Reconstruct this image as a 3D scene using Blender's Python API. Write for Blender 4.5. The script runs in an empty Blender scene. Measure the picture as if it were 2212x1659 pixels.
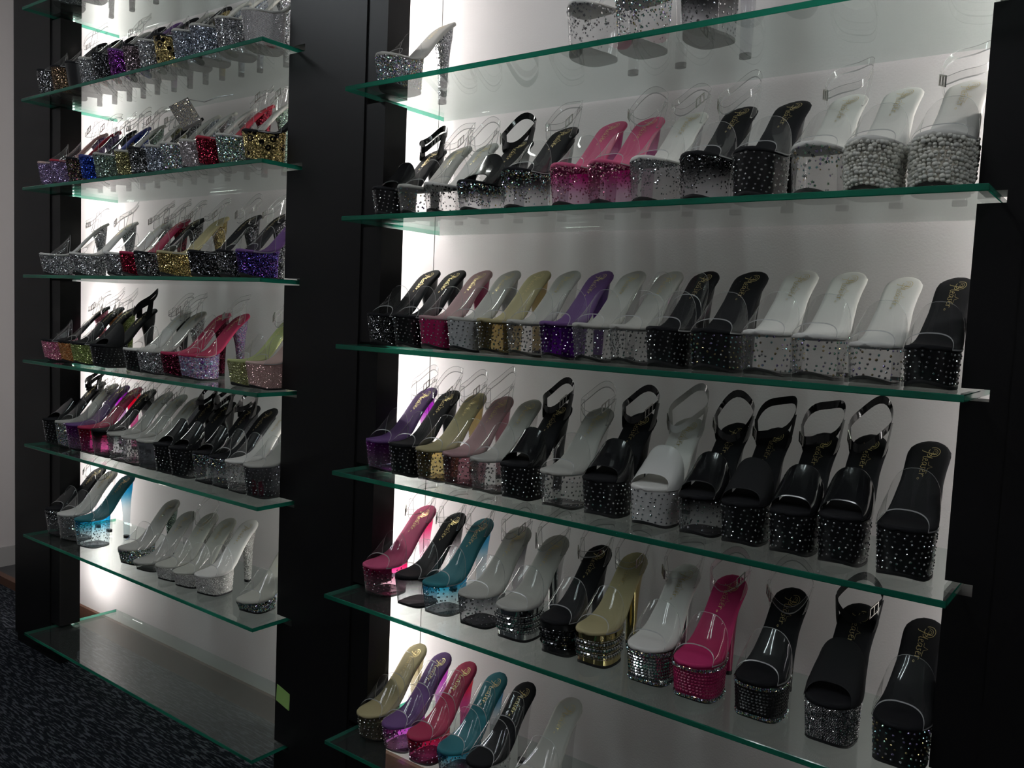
import bpy, math, random
from mathutils import Matrix, Vector
R = random.Random(7)
sc = bpy.context.scene
C = sc.collection

# ------------------------------------------------------------------ camera
F_PX = 1845.34
PITCH, YAW, ROLL = -0.079727, 0.644199, 0.043589
CAM = Vector((1.05719, -1.24484, 1.23861))
cy, sy, cp, sp = math.cos(YAW), math.sin(YAW), math.cos(PITCH), math.sin(PITCH)
fwd = Vector((-sy * cp, cy * cp, sp)); right = Vector((cy, sy, 0)); up = right.cross(fwd)
cr, sr = math.cos(ROLL), math.sin(ROLL)
r2 = cr * right + sr * up; u2 = -sr * right + cr * up
cd = bpy.data.cameras.new('camera'); cam = bpy.data.objects.new('camera', cd); C.objects.link(cam)
cd.sensor_fit = 'HORIZONTAL'; cd.sensor_width = 36; cd.lens = F_PX / 2212 * 36
cd.clip_start = 0.01
m = Matrix((r2, u2, -fwd)).transposed().to_4x4(); m.translation = CAM
cam.matrix_world = m
sc.camera = cam

# ------------------------------------------------------------------ world, exposure
w = bpy.data.worlds.new('world'); sc.world = w; w.use_nodes = True
w.node_tree.nodes['Background'].inputs[0].default_value = (0.75, 0.8, 0.9, 1)
w.node_tree.nodes['Background'].inputs[1].default_value = 0.03
sc.view_settings.view_transform = 'Standard'; sc.view_settings.look = 'None'
sc.view_settings.gamma = 1; sc.view_settings.exposure = 0.0; sc.view_settings.use_curve_mapping = False
sc.cycles.transparent_max_bounces = 24
sc.cycles.max_bounces = 7; sc.cycles.diffuse_bounces = 3; sc.cycles.glossy_bounces = 3
sc.cycles.caustics_reflective = False; sc.cycles.caustics_refractive = False
sc.cycles.sample_clamp_indirect = 4.0
sc.cycles.adaptive_threshold = 0.03; sc.cycles.use_light_tree = False
TUBE_E = 26.0          # display tubes behind the pillars
CEIL_E = 34.0          # ceiling tubes

# ------------------------------------------------------------------ materials
MATS = {}
def nt(name):
    mt = bpy.data.materials.new(name); mt.use_nodes = True
    t = mt.node_tree; t.nodes.clear()
    o = t.nodes.new('ShaderNodeOutputMaterial'); return mt, t, o
def N(t, typ, **kw):
    n = t.nodes.new(typ)
    for k, v in kw.items():
        if k.startswith('i_'):
            key = k[2:]; key = int(key) if key.isdigit() else key.replace('_', ' ')
            n.inputs[key].default_value = v
        else: setattr(n, k, v)
    return n
def c4(c): return (c[0], c[1], c[2], 1)
def pbr(name, col, rough=.5, metal=0, spec=.5, bump=None, coat=0):
    if name in MATS: return MATS[name]
    mt, t, o = nt(name)
    b = N(t, 'ShaderNodeBsdfPrincipled', i_Roughness=rough, i_Metallic=metal)
    b.inputs['Base Color'].default_value = c4(col); b.inputs['Specular IOR Level'].default_value = spec
    b.inputs['Coat Weight'].default_value = coat
    if bump:
        tc = N(t, 'ShaderNodeTexCoord'); nz = N(t, 'ShaderNodeTexNoise', i_Scale=bump[0], i_Detail=3.0)
        bp = N(t, 'ShaderNodeBump', i_Strength=bump[1], i_Distance=bump[2])
        t.links.new(tc.outputs['Object'], nz.inputs['Vector']); t.links.new(nz.outputs['Fac'], bp.inputs['Height'])
        t.links.new(bp.outputs['Normal'], b.inputs['Normal'])
    t.links.new(b.outputs[0], o.inputs[0]); MATS[name] = mt; return mt
def emit(name, col, s):
    if name in MATS: return MATS[name]
    mt, t, o = nt(name); e = N(t, 'ShaderNodeEmission', i_Strength=s); e.inputs[0].default_value = c4(col)
    t.links.new(e.outputs[0], o.inputs[0]); MATS[name] = mt; return mt
def fresnel(t, ior):
    g = N(t, 'ShaderNodeNewGeometry'); mr = N(t, 'ShaderNodeMapRange'); mr.inputs['To Min'].default_value = ior; mr.inputs['To Max'].default_value = 1 / ior
    t.links.new(g.outputs['Backfacing'], mr.inputs['Value']); fr = N(t, 'ShaderNodeFresnel'); t.links.new(mr.outputs[0], fr.inputs['IOR']); return fr
def clear(name, col, ior=1.45, rough=.04, haze=0.0, hazecol=(.8, .8, .8), gloss=1.0):
    """thin clear plastic / glass: tinted see-through, Fresnel gloss, a little haze"""
    if name in MATS: return MATS[name]
    mt, t, o = nt(name)
    tr = N(t, 'ShaderNodeBsdfTransparent'); tr.inputs[0].default_value = c4(col)
    g = N(t, 'ShaderNodeBsdfGlossy', i_Roughness=rough); g.inputs[0].default_value = (gloss, gloss, gloss, 1)
    fr = fresnel(t, ior)
    mx = N(t, 'ShaderNodeMixShader'); t.links.new(fr.outputs[0], mx.inputs[0])
    base = tr
    if haze > 0:
        df = N(t, 'ShaderNodeBsdfDiffuse'); df.inputs[0].default_value = c4(hazecol)
        m2 = N(t, 'ShaderNodeMixShader', i_0=haze); t.links.new(tr.outputs[0], m2.inputs[1]); t.links.new(df.outputs[0], m2.inputs[2]); base = m2
    t.links.new(base.outputs[0], mx.inputs[1]); t.links.new(g.outputs[0], mx.inputs[2])
    t.links.new(mx.outputs[0], o.inputs[0]); MATS[name] = mt; return mt
def ombre(name, top, bot, z0, z1, haze=.12):
    """clear plastic dyed from the top down (an ombre dip)"""
    if name in MATS: return MATS[name]
    mt, t, o = nt(name)
    tc = N(t, 'ShaderNodeTexCoord'); sx = N(t, 'ShaderNodeSeparateXYZ'); t.links.new(tc.outputs['Object'], sx.inputs[0])
    mr = N(t, 'ShaderNodeMapRange', interpolation_type='SMOOTHSTEP'); mr.inputs['From Min'].default_value = z0; mr.inputs['From Max'].default_value = z1
    t.links.new(sx.outputs['Z'], mr.inputs['Value'])
    mc = N(t, 'ShaderNodeMix', data_type='RGBA'); mc.inputs[6].default_value = c4(bot); mc.inputs[7].default_value = c4(top)
    t.links.new(mr.outputs[0], mc.inputs[0])
    tr = N(t, 'ShaderNodeBsdfTransparent'); t.links.new(mc.outputs[2], tr.inputs[0])
    tl = N(t, 'ShaderNodeBsdfTranslucent'); t.links.new(mc.outputs[2], tl.inputs[0])
    df = N(t, 'ShaderNodeBsdfDiffuse'); t.links.new(mc.outputs[2], df.inputs[0])
    ad = N(t, 'ShaderNodeMixShader', i_0=.5); t.links.new(tl.outputs[0], ad.inputs[1]); t.links.new(df.outputs[0], ad.inputs[2])
    m2 = N(t, 'ShaderNodeMixShader', i_0=haze); t.links.new(tr.outputs[0], m2.inputs[1]); t.links.new(ad.outputs[0], m2.inputs[2])
    g = N(t, 'ShaderNodeBsdfGlossy', i_Roughness=.06); fr = fresnel(t, 1.45)
    mx = N(t, 'ShaderNodeMixShader'); t.links.new(fr.outputs[0], mx.inputs[0]); t.links.new(m2.outputs[0], mx.inputs[1]); t.links.new(g.outputs[0], mx.inputs[2])
    t.links.new(mx.outputs[0], o.inputs[0]); MATS[name] = mt; return mt
def stone_mat(name, cols, rough=.1, metal=.95):
    """cut stones: each island takes its own tint from the list"""
    if name in MATS: return MATS[name]
    mt, t, o = nt(name)
    ge = N(t, 'ShaderNodeNewGeometry'); rp = N(t, 'ShaderNodeValToRGB'); rp.color_ramp.interpolation = 'CONSTANT'
    el = rp.color_ramp.elements
    while len(el) < len(cols): el.new(0.5)
    for i, cc in enumerate(cols): el[i].position = i / len(cols); el[i].color = c4(cc)
    t.links.new(ge.outputs['Random Per Island'], rp.inputs[0])
    b = N(t, 'ShaderNodeBsdfPrincipled', i_Roughness=rough, i_Metallic=metal); t.links.new(rp.outputs[0], b.inputs['Base Color'])
    t.links.new(b.outputs[0], o.inputs[0]); MATS[name] = mt; return mt
def glitter(name, cols, scale=520, leopard=False, metal=.8):
    """glitter cloth: tiny facets, each turned its own way"""
    if name in MATS: return MATS[name]
    mt, t, o = nt(name)
    tc = N(t, 'ShaderNodeTexCoord'); vo = N(t, 'ShaderNodeTexVoronoi', i_Scale=float(scale)); t.links.new(tc.outputs['Object'], vo.inputs['Vector'])
    sx = N(t, 'ShaderNodeSeparateXYZ'); t.links.new(vo.outputs['Color'], sx.inputs[0])
    rp = N(t, 'ShaderNodeValToRGB'); rp.color_ramp.interpolation = 'CONSTANT'; el = rp.color_ramp.elements
    while len(el) < len(cols): el.new(.5)
    for i, cc in enumerate(cols): el[i].position = i / len(cols); el[i].color = c4(cc)
    t.links.new(sx.outputs['X'], rp.inputs[0])
    ge = N(t, 'ShaderNodeNewGeometry')
    sub = N(t, 'ShaderNodeVectorMath', operation='SUBTRACT'); t.links.new(vo.outputs['Color'], sub.inputs[0]); sub.inputs[1].default_value = (.5, .5, .5)
    scl = N(t, 'ShaderNodeVectorMath', operation='SCALE'); scl.inputs['Scale'].default_value = 1.5; t.links.new(sub.outputs[0], scl.inputs[0])
    ad = N(t, 'ShaderNodeVectorMath', operation='ADD'); t.links.new(ge.outputs['Normal'], ad.inputs[0]); t.links.new(scl.outputs[0], ad.inputs[1])
    no = N(t, 'ShaderNodeVectorMath', operation='NORMALIZE'); t.links.new(ad.outputs[0], no.inputs[0])
    b = N(t, 'ShaderNodeBsdfPrincipled', i_Roughness=.22, i_Metallic=metal)
    t.links.new(no.outputs[0], b.inputs['Normal']); col = rp.outputs[0]
    if leopard:
        v2 = N(t, 'ShaderNodeTexVoronoi', i_Scale=48.0); t.links.new(tc.outputs['Object'], v2.inputs['Vector'])
        r3 = N(t, 'ShaderNodeValToRGB'); r3.color_ramp.interpolation = 'CONSTANT'; e3 = r3.color_ramp.elements
        e3[0].position = 0; e3[0].color = (0, 0, 0, 1); e3[1].position = .18; e3[1].color = (1, 1, 1, 1); x = e3.new(.38); x.color = (0, 0, 0, 1)
        t.links.new(v2.outputs['Distance'], r3.inputs[0])
        mc = N(t, 'ShaderNodeMix', data_type='RGBA'); t.links.new(r3.outputs[0], mc.inputs[0]); t.links.new(col, mc.inputs[6]); mc.inputs[7].default_value = (.01, .008, .007, 1)
        col = mc.outputs[2]
    t.links.new(col, b.inputs['Base Color'])
    t.links.new(b.outputs[0], o.inputs[0]); MATS[name] = mt; return mt

M_wall = pbr('white_wall_paint', (.80, .775, .765), .75, bump=(260, .25, .002), spec=.25)
M_pillar = pbr('black_laminate', (.008, .0075, .008), .38, spec=.22)
M_white = pbr('white_enamel', (.75, .75, .75), .5)
M_grey = pbr('grey_plaster', (.5, .47, .46), .8)
M_brown = pbr('brown_trim', (.11, .05, .03), .55)
M_black_rub = pbr('black_rubber', (.012, .012, .013), .55)
M_gold = pbr('gold_foil', (.72, .58, .27), .32, metal=.85)
M_silver = pbr('buckle_metal', (.62, .60, .55), .25, metal=1)
M_chrome = pbr('chrome_plate', (.82, .82, .82), .07, metal=1)
M_goldm = pbr('gold_plate', (.78, .62, .28), .1, metal=1)
M_note = pbr('green_note_paper', (.36, .60, .17), .8)
M_vinyl = clear('clear_vinyl', (.95, .95, .945), 1.52, .045, haze=.018)
M_vedge = clear('vinyl_cut_edge', (.62, .62, .61), 1.5, .15, haze=.45, hazecol=(.75, .75, .74))
M_pinkv = clear('pink_vinyl', (.93, .80, .84), 1.48, .05, haze=.03, hazecol=(.8, .6, .65))
M_glass = clear('shelf_glass', (.90, .945, .925), 1.5, .02, haze=.035, hazecol=(.6, .63, .6))
def glass_edge():
    mt, t, o = nt('green_glass_edge')
    tl = N(t, 'ShaderNodeBsdfTranslucent'); tl.inputs[0].default_value = (.04, .52, .34, 1)
    tr = N(t, 'ShaderNodeBsdfTransparent'); tr.inputs[0].default_value = (.01, .15, .10, 1)
    df = N(t, 'ShaderNodeBsdfDiffuse'); df.inputs[0].default_value = (.012, .15, .10, 1)
    a = N(t, 'ShaderNodeMixShader', i_0=.3); b = N(t, 'ShaderNodeMixShader', i_0=.4)
    t.links.new(tl.outputs[0], a.inputs[1]); t.links.new(tr.outputs[0], a.inputs[2]); t.links.new(a.outputs[0], b.inputs[1]); t.links.new(df.outputs[0], b.inputs[2])
    g = N(t, 'ShaderNodeBsdfGlossy', i_Roughness=.08); fr = fresnel(t, 1.5); mx = N(t, 'ShaderNodeMixShader')
    t.links.new(fr.outputs[0], mx.inputs[0]); t.links.new(b.outputs[0], mx.inputs[1]); t.links.new(g.outputs[0], mx.inputs[2]); t.links.new(mx.outputs[0], o.inputs[0]); return mt
M_gedge = glass_edge()
def carpet():
    mt, t, o = nt('dark_loop_carpet')
    tc = N(t, 'ShaderNodeTexCoord'); mp = N(t, 'ShaderNodeMapping'); mp.inputs['Scale'].default_value = (26, 170, 1); mp.inputs['Rotation'].default_value = (0, 0, .12)
    t.links.new(tc.outputs['Object'], mp.inputs[0])
    nz = N(t, 'ShaderNodeTexNoise', i_Scale=1.0, i_Detail=2.0); t.links.new(mp.outputs[0], nz.inputs[0])
    vo = N(t, 'ShaderNodeTexNoise', i_Scale=420.0, i_Detail=1.0); t.links.new(tc.outputs['Object'], vo.inputs[0])
    rp = N(t, 'ShaderNodeValToRGB'); e = rp.color_ramp.elements
    e[0].position = .50; e[0].color = (.012, .015, .022, 1); e[1].position = .60; e[1].color = (.115, .127, .145, 1)
    t.links.new(nz.outputs['Fac'], rp.inputs[0])
    ml = N(t, 'ShaderNodeMix', data_type='RGBA', blend_type='MULTIPLY'); ml.inputs[0].default_value = .6
    t.links.new(rp.outputs[0], ml.inputs[6]); t.links.new(vo.outputs['Color'], ml.inputs[7])
    ad = N(t, 'ShaderNodeMath', operation='ADD'); t.links.new(nz.outputs['Fac'], ad.inputs[0]); t.links.new(vo.outputs['Fac'], ad.inputs[1])
    bp = N(t, 'ShaderNodeBump', i_Strength=.8, i_Distance=.006); t.links.new(ad.outputs[0], bp.inputs['Height'])
    b = N(t, 'ShaderNodeBsdfPrincipled', i_Roughness=.95); b.inputs['Specular IOR Level'].default_value = .1
    t.links.new(ml.outputs[2], b.inputs['Base Color']); t.links.new(bp.outputs[0], b.inputs['Normal']); t.links.new(b.outputs[0], o.inputs[0]); return mt
M_carpet = carpet()

# ------------------------------------------------------------------ mesh helpers
class MB:
    def __init__(s): s.v = []; s.f = []; s.m = []; s.sm = []
    def add(s, vs, fs, mi=0, smooth=False):
        o = len(s.v); s.v += vs
        for f in fs: s.f.append(tuple(i + o for i in f)); s.m.append(mi); s.sm.append(smooth)
    def box(s, x0, x1, y0, y1, z0, z1, mi=0):
        s.add([(x0, y0, z0), (x1, y0, z0), (x1, y1, z0), (x0, y1, z0), (x0, y0, z1), (x1, y0, z1), (x1, y1, z1), (x0, y1, z1)],
              [(3, 2, 1, 0), (4, 5, 6, 7), (0, 1, 5, 4), (1, 2, 6, 5), (2, 3, 7, 6), (3, 0, 4, 7)], mi)
    def loft(s, rings, mi=0, smooth=True, caps=True):
        n = len(rings[0]); vs = [p for r in rings for p in r]; fs = []
        for k in range(len(rings) - 1):
            for i in range(n):
                j = (i + 1) % n; fs.append((k * n + i, k * n + j, (k + 1) * n + j, (k + 1) * n + i))
        s.add(vs, fs, mi, smooth)
        if caps:
            for r, rev in ((rings[0], True), (rings[-1], False)):
                ids = list(range(n)); s.add(list(r), [tuple(ids[::-1] if rev else ids)], mi, False)
    def grid(s, rows, mi=0, smooth=True):
        n = len(rows[0]); fs = []
        for k in range(len(rows) - 1):
            for i in range(n - 1): fs.append((k * n + i, k * n + i + 1, (k + 1) * n + i + 1, (k + 1) * n + i))
        s.add([p for r in rows for p in r], fs, mi, smooth)
    def tube(s, pts, r, n=8, mi=0, caps=True):
        rings = []
        for i, p in enumerate(pts):
            p = Vector(p); a = Vector(pts[max(i - 1, 0)]); b = Vector(pts[min(i + 1, len(pts) - 1)]); d = (b - a).normalized()
            q = d.cross(Vector((0, 0, 1)) if abs(d.z) < .9 else Vector((1, 0, 0))).normalized(); w_ = d.cross(q)
            rings.append([tuple(p + r * (math.cos(t) * q + math.sin(t) * w_)) for t in (2 * math.pi * k / n for k in range(n))])
        s.loft(rings, mi, True, caps)
    def mesh(s, name, mats):
        me = bpy.data.meshes.new(name); me.from_pydata(s.v, [], s.f)
        for mt in mats: me.materials.append(mt)
        me.polygons.foreach_set('material_index', s.m); me.polygons.foreach_set('use_smooth', s.sm)
        me.update(); return me
def obj(name, me, parent=None):
    o = bpy.data.objects.new(name, me); C.objects.link(o)
    if parent: o.parent = parent
    return o
def tag(o, label, cat, group=None, kind=None):
    o['label'] = label; o['category'] = cat
    if group: o['group'] = group
    if kind: o['kind'] = kind
    return o
def struct(name, me): o = obj(name, me); o['kind'] = 'structure'; return o
def empty(name, loc): o = bpy.data.objects.new(name, None); C.objects.link(o); o.location = loc; o.empty_display_size = .05; return o
def boxmesh(name, mt, *a):
    b = MB(); b.box(*a); return b.mesh(name, [mt])

# ------------------------------------------------------------------ the room
WALL_Y = .327; CEIL = 2.75
struct('floor', boxmesh('floor', M_carpet, -4.2, 4.2, -4.2, .334, -.05, 0))
M_floor2 = pbr('dark_side_floor', (.06, .06, .062), .6)
b = MB(); b.box(-3.1, -2.28, .334, 3.2, -.05, .004); struct('floor_side', b.mesh('floor_side', [M_floor2]))
struct('wall_back', boxmesh('wall_back', M_wall, -2.28, 4.2, WALL_Y, WALL_Y + .1, 0, CEIL))
struct('wall_left', boxmesh('wall_left', M_grey, -3.15, -3.05, -4.2, 3.2, 0, CEIL))
struct('wall_right', boxmesh('wall_right', M_grey, 4.2, 4.3, -4.2, .43, 0, CEIL))
struct('wall_front', boxmesh('wall_front', M_grey, -3.15, 4.3, -4.3, -4.2, 0, CEIL))
struct('wall_far', boxmesh('wall_far', M_grey, -3.15, -2.2, 3.2, 3.3, 0, CEIL))
struct('ceiling', boxmesh('ceiling', pbr('ceiling_tile', (.32, .32, .32), .9), -3.15, 4.3, -4.3, 3.3, CEIL, CEIL + .05))
struct('baseboard_back', boxmesh('baseboard_back', M_brown, -2.28, 4.2, WALL_Y - .012, WALL_Y, 0, .075))
struct('baseboard_left', boxmesh('baseboard_left', pbr('pale_baseboard', (.33, .32, .31), .6), -3.05, -3.035, -4.2, 3.2, 0, .09))
struct('trim_1', boxmesh('trim_1', M_brown, -3.05, -2.28, .318, .345, 0, .035))
struct('trim_2', boxmesh('trim_2', M_wall, -.3835, -.3805, WALL_Y - .0015, WALL_Y, .075, CEIL))

# ------------------------------------------------------------------ display pillars
zR = [1.6992, 1.429, 1.1559, .8793, .5999, .267]
zL = [2.1256, 1.8468, 1.5715, 1.2966, 1.0249, .7526, .4531, .1241]
GW = 1.22; XR = -.35904; XL = -1.84808; GD = .312; GT = .005
dxR = [.0086, .0079, .0003, -.0004, -.0155, -.0008]
dxL = [.0005, -.008, -.0007, .0016, -.0017, .0084, -.0014, .0061]
PY0, PY1 = .095, .162
PIL = [(-2.134, -1.8017, [], zL), (-.6587, -.3268, zL, zR), (.8414, 1.1735, zR, [])]
PLAB = ['black laminate pillar at the far left end of the shelves', 'black laminate pillar with green note, between the two shelf bays', 'black laminate pillar at the right edge of the picture']
SW = .062
for i, (x0, x1, zl, zr) in enumerate(PIL):
    SLOT = .036 if i == 2 else .058
    t = empty('display_pillar', ((x0 + x1) / 2, PY0, 0)); tag(t, PLAB[i], 'pillar', 'pillars of the shoe display')
    loc = t.location
    def pm(name, *a):
        bb = MB(); bb.box(a[0] - loc.x, a[1] - loc.x, a[2] - loc.y, a[3] - loc.y, a[4], a[5]); return obj(name, bb.mesh(name, [M_pillar]), t)
    pm('centre_panel', x0 + SW, x1 - SW, PY0 - .004, PY1, .03, CEIL)
    pm('plinth', x0 + .01, x1 - .01, PY0 + .004, PY1 - .004, 0, .03)
    for side, zs in ((-1, zl), (1, zr)):
        a, bx = (x0, x0 + SW) if side < 0 else (x1 - SW, x1)
        zz = sorted(zs); lo = .03
        for z in zz:
            s0, s1 = z - GT - .003, z + GT + .004
            pm('side_strip', a, bx, PY0, PY1, lo, s0); lo = s1
            if side < 0: pm('slot_block', a + SLOT, bx, PY0, PY1, s0, s1)
            else: pm('slot_block', a, bx - SLOT, PY0, PY1, s0, s1)
        pm('side_strip', a, bx, PY0, PY1, lo, CEIL)

# tubes behind the pillars
def batten(x, z0, z1, e, label):
    t = empty('fluorescent_light', (x, PY1, z0)); tag(t, label, 'light', 'strip lights behind the pillars')
    b = MB(); b.box(-.03, .03, 0, .026, 0, z1 - z0); obj('batten', b.mesh('batten', [M_white]), t)
    b = MB(); b.tube([(0, .042, .03), (0, .042, z1 - z0 - .03)], .013, 10); obj('tube', b.mesh('tube', [emit('tube_glow_%g' % e, (1, .955, .93), TUBE_E * e)]), t)
    for zz in (.0, z1 - z0 - .03):
        b = MB(); b.box(-.015, .015, .026, .058, zz, zz + .03); obj('socket', b.mesh('socket', [M_white]), t)
for x, nm, el, eh in ((-1.965, 'left', 1.0, 1.1), (-.4927, 'middle', .95, 1.2), (1.0075, 'right', .35, 1.25)):
    batten(x, .12, 1.30, el, 'lower vertical strip light hidden behind the %s black pillar' % nm)
    batten(x, 1.34, 2.56, eh, 'upper vertical strip light hidden behind the %s black pillar' % nm)

# ceiling lights of the shop
k = 0
for y in (-1.35,):
    for x, nm in ((-1.9, 'left'), (.0, 'middle'), (1.9, 'right')):
        t = empty('ceiling_light', (x, y, CEIL)); tag(t, '%s two-tube ceiling light above the aisle' % nm, 'light', 'ceiling lights')
        b = MB(); b.box(-.15, .15, -.62, .62, -.05, 0); obj('housing', b.mesh('housing', [M_white]), t)
        for s in (-1, 1):
            b = MB(); b.tube([(s * .11, -.6, -.085), (s * .11, .6, -.085)], .012, 10); obj('tube', b.mesh('tube', [emit('ceiling_tube', (.9, .96, 1), CEIL_E)]), t)

# ------------------------------------------------------------------ glass shelves
ORD = ['top', 'second', 'third', 'fourth', 'fifth', 'sixth', 'seventh', 'bottom']
def shelf(X, z, label):
    b = MB(); x0, x1 = X, X + GW
    c = .0012
    def ring(d, z): return [(x0 + d, d, z), (x1 - d, d, z), (x1 - d, GD - d, z), (x0 + d, GD - d, z)]
    rs = [ring(c, -GT), ring(0, -GT + c), ring(0, GT - c), ring(c, GT)]
    for k in range(3):
        for i in range(4): b.add([rs[k][i], rs[k][(i + 1) % 4], rs[k + 1][(i + 1) % 4], rs[k + 1][i]], [(0, 1, 2, 3)], 0 if i == 2 else 1)
    b.add(rs[0], [(3, 2, 1, 0)], 0); b.add(rs[3], [(0, 1, 2, 3)], 0)
    o = obj('glass_shelf', b.mesh('glass_shelf', [M_glass, M_gedge])); o.location = (0, 0, z)
    tag(o, label, 'shelf', 'glass shelves'); return o
for i, z in enumerate(zR):
    shelf(XR + dxR[i], z, '%s glass shelf of the right bay, green-edged, holding platform shoes' % (ORD[i] if i < 5 else 'bottom'))
for i, z in enumerate(zL):
    shelf(XL + dxL[i], z, ('%s glass shelf of the left bay, green-edged, holding platform shoes' % ORD[i]) if i < 7 else 'empty bottom glass shelf of the left bay, just above the carpet')

# green paper note on the middle pillar
q = [(-.026, .026), (.026, .013), (.024, -.028), (-.028, -.016)]
b = MB(); b.add([(x, -.0006 - max(0, -z) * .08, z) for x, z in q] + [(x, 0, z) for x, z in q], [(3, 2, 1, 0), (4, 5, 6, 7), (0, 1, 5, 4), (1, 2, 6, 5), (2, 3, 7, 6), (3, 0, 4, 7)])
o = obj('sticky_note', b.mesh('sticky_note', [M_note])); o.location = (-.625, PY0 - .0003, .257)
tag(o, 'small blank green paper note stuck low on the middle black pillar', 'note')
#SHOES
# ------------------------------------------------------------------ shoes
# local frame: toe tip at y=0 pointing to -y, heel towards +y, shelf surface z=0
UW = [(0, 0), (2, 9), (6, 17), (14, 25.5), (28, 33), (48, 37), (68, 37.5), (88, 34.5), (110, 31), (132, 28), (152, 28.5), (168, 29.5), (182, 27), (192, 18.5), (198, 8), (200, 0)]
UZ = [(0, .03), (12, .012), (30, 0), (62, 0), (82, .05), (98, .15), (114, .32), (130, .50), (146, .67), (162, .82), (178, .94), (200, 1.06)]
def interp(T, u):
    u *= 1000
    if u <= T[0][0]: return T[0][1]
    for (a, p), (b_, q) in zip(T, T[1:]):
        if u <= b_: return p + (q - p) * (u - a) / (b_ - a)
    return T[-1][1]
def catmull(T, u):
    u *= 1000
    if u <= T[0][0]: return T[0][1]
    for i in range(len(T) - 1):
        if u <= T[i + 1][0]:
            x0, y0 = T[i]; x1, y1 = T[i + 1]; h = x1 - x0
            m0 = (y1 - T[i - 1][1]) / (x1 - T[i - 1][0]) if i > 0 else (y1 - y0) / h
            m1 = (T[i + 2][1] - y0) / (T[i + 2][0] - x0) if i < len(T) - 2 else (y1 - y0) / h
            t = (u - x0) / h
            return (2 * t**3 - 3 * t * t + 1) * y0 + (t**3 - 2 * t * t + t) * h * m0 + (-2 * t**3 + 3 * t * t) * y1 + (t**3 - t * t) * h * m1
    return T[-1][1]
def W(u): return interp(UW, u) / 1000
class Prof:
    def __init__(s, ph, rise): s.ph = ph; s.rise = rise
    def z(s, u): return s.ph + s.rise * catmull(UZ, u)
CACHE = {}
M_csole = clear('smoky_clear_sole', (.38, .38, .38), 1.4, .2, haze=.25, hazecol=(.06, .06, .06))
def cached(key, fn):
    if key not in CACHE: CACHE[key] = fn()
    return CACHE[key]
def footbed_mesh(P, mt):
    b = MB(); rows = []; n = 14; tk = .0052
    st = [0, .0008, .003, .007, .013, .021, .031, .044, .058, .070, .080, .090, .100, .110, .120, .130, .140, .150, .160, .170, .179, .187, .193, .197, .1992, .2]
    for u in st:
        w_ = max(W(u), .0012); d = .002; sl = (P.z(u + d) - P.z(max(u - d, 0))) / (2 * d if u > d else d + u)
        l = math.hypot(1, sl); ny, nz = -sl / l, 1 / l; r = []
        for k in range(n):
            a = 2 * math.pi * k / n; ca, sa = math.cos(a), math.sin(a)
            x = w_ * math.copysign(abs(ca) ** .55, ca); h = tk * math.copysign(abs(sa) ** .6, sa) * (min(1, w_ / .012))
            if sa > .3: h -= .0012 * (1 - (x / w_) ** 2) if w_ > .01 else 0
            r.append((x, u + ny * (h - tk), P.z(u) + nz * (h - tk)))
        rows.append(r)
    b.loft(rows, 0, True, True); return b.mesh('footbed', [mt])
def half_out(t, ub=.104):
    """t 0..1 from toe tip round the side to the back of the platform: (u, half width)"""
    if t < .78:
        q = t / .78; u = .0795 * (q ** 1.6); return u, W(u) * .975
    q = (t - .78) / .22; a = q * math.pi / 2
    return .0795 + (ub - .0795) * math.sin(a), W(.0795) * .975 * math.cos(a) ** .55 if q < 1 else 0
def bot(u, w_): return .011 + u * .86, w_ * .93
def spring(u): return .009 * max(0, (.046 - u) / .035) ** 2
class Plat:
    """side surface of a platform: a in 0..1 runs from back-left over the toe to back-right, h 0..1 from the sole up"""
    def __init__(s, P): s.P = P
    def at(s, a, h, off=0):
        t = abs(a * 2 - 1); sg = -1 if a < .5 else 1
        u, w_ = half_out(t); ub, wb = bot(u, w_)
        zt = s.P.z(u) - .0085; zb = spring(ub) + .0045
        return Vector((sg * (wb + (w_ - wb) * h), ub + (u - ub) * h, zb + (zt - zb) * h))
    def nrm(s, a, h):
        e = .004; p = s.at(min(a + e, 1), h) - s.at(max(a - e, 0), h); q = s.at(a, min(h + .05, 1)) - s.at(a, max(h - .05, 0))
        n = p.cross(q); return n.normalized() if n.length > 1e-12 else Vector((0, -1, 0))
def platform_mesh(P, mt, rib=0, bulge=None):
    S = Plat(P); b = MB(); n = 96 if rib else 44; K = 7 if not bulge else 12; rings = []
    for k in range(K):
        h = k / (K - 1); r = []
        for i in range(n):
            a = i / n
            p = S.at(a, h)
            if rib and .12 < a < .88: p = p + S.nrm(a, h) * (rib if i % 2 else 0)
            r.append(tuple(p))
        rings.append(r)
    b.loft(rings, 0, True, False)
    for r, up_ in ((rings[0], False), (rings[-1], True)):
        fs = []
        for i in range(n // 2):
            q = [i, i + 1, (n - i - 1) % n, (n - i) % n]; q = q if not up_ else q[::-1]
            fs.append(tuple(dict.fromkeys(q)))
        b.add(list(r), fs, 0, False)
    return b.mesh('platform', [mt])
def outsole_mesh(P, mt):
    S = Plat(P); b = MB(); n = 40; r0 = []; r1 = []; r2_ = []
    for i in range(n):
        p = S.at(i / n, 0); x, y = p.x * 1.02, .06 + (p.y - .06) * 1.02
        r0.append((x * .985, .06 + (y - .06) * .985, max(p.z - .0045, 0))); r1.append((x, y, p.z - .0038)); r2_.append((x, y, p.z + .0004))
    b.loft([r0, r1, r2_], 0, True, True); return b.mesh('outsole', [mt])
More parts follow.
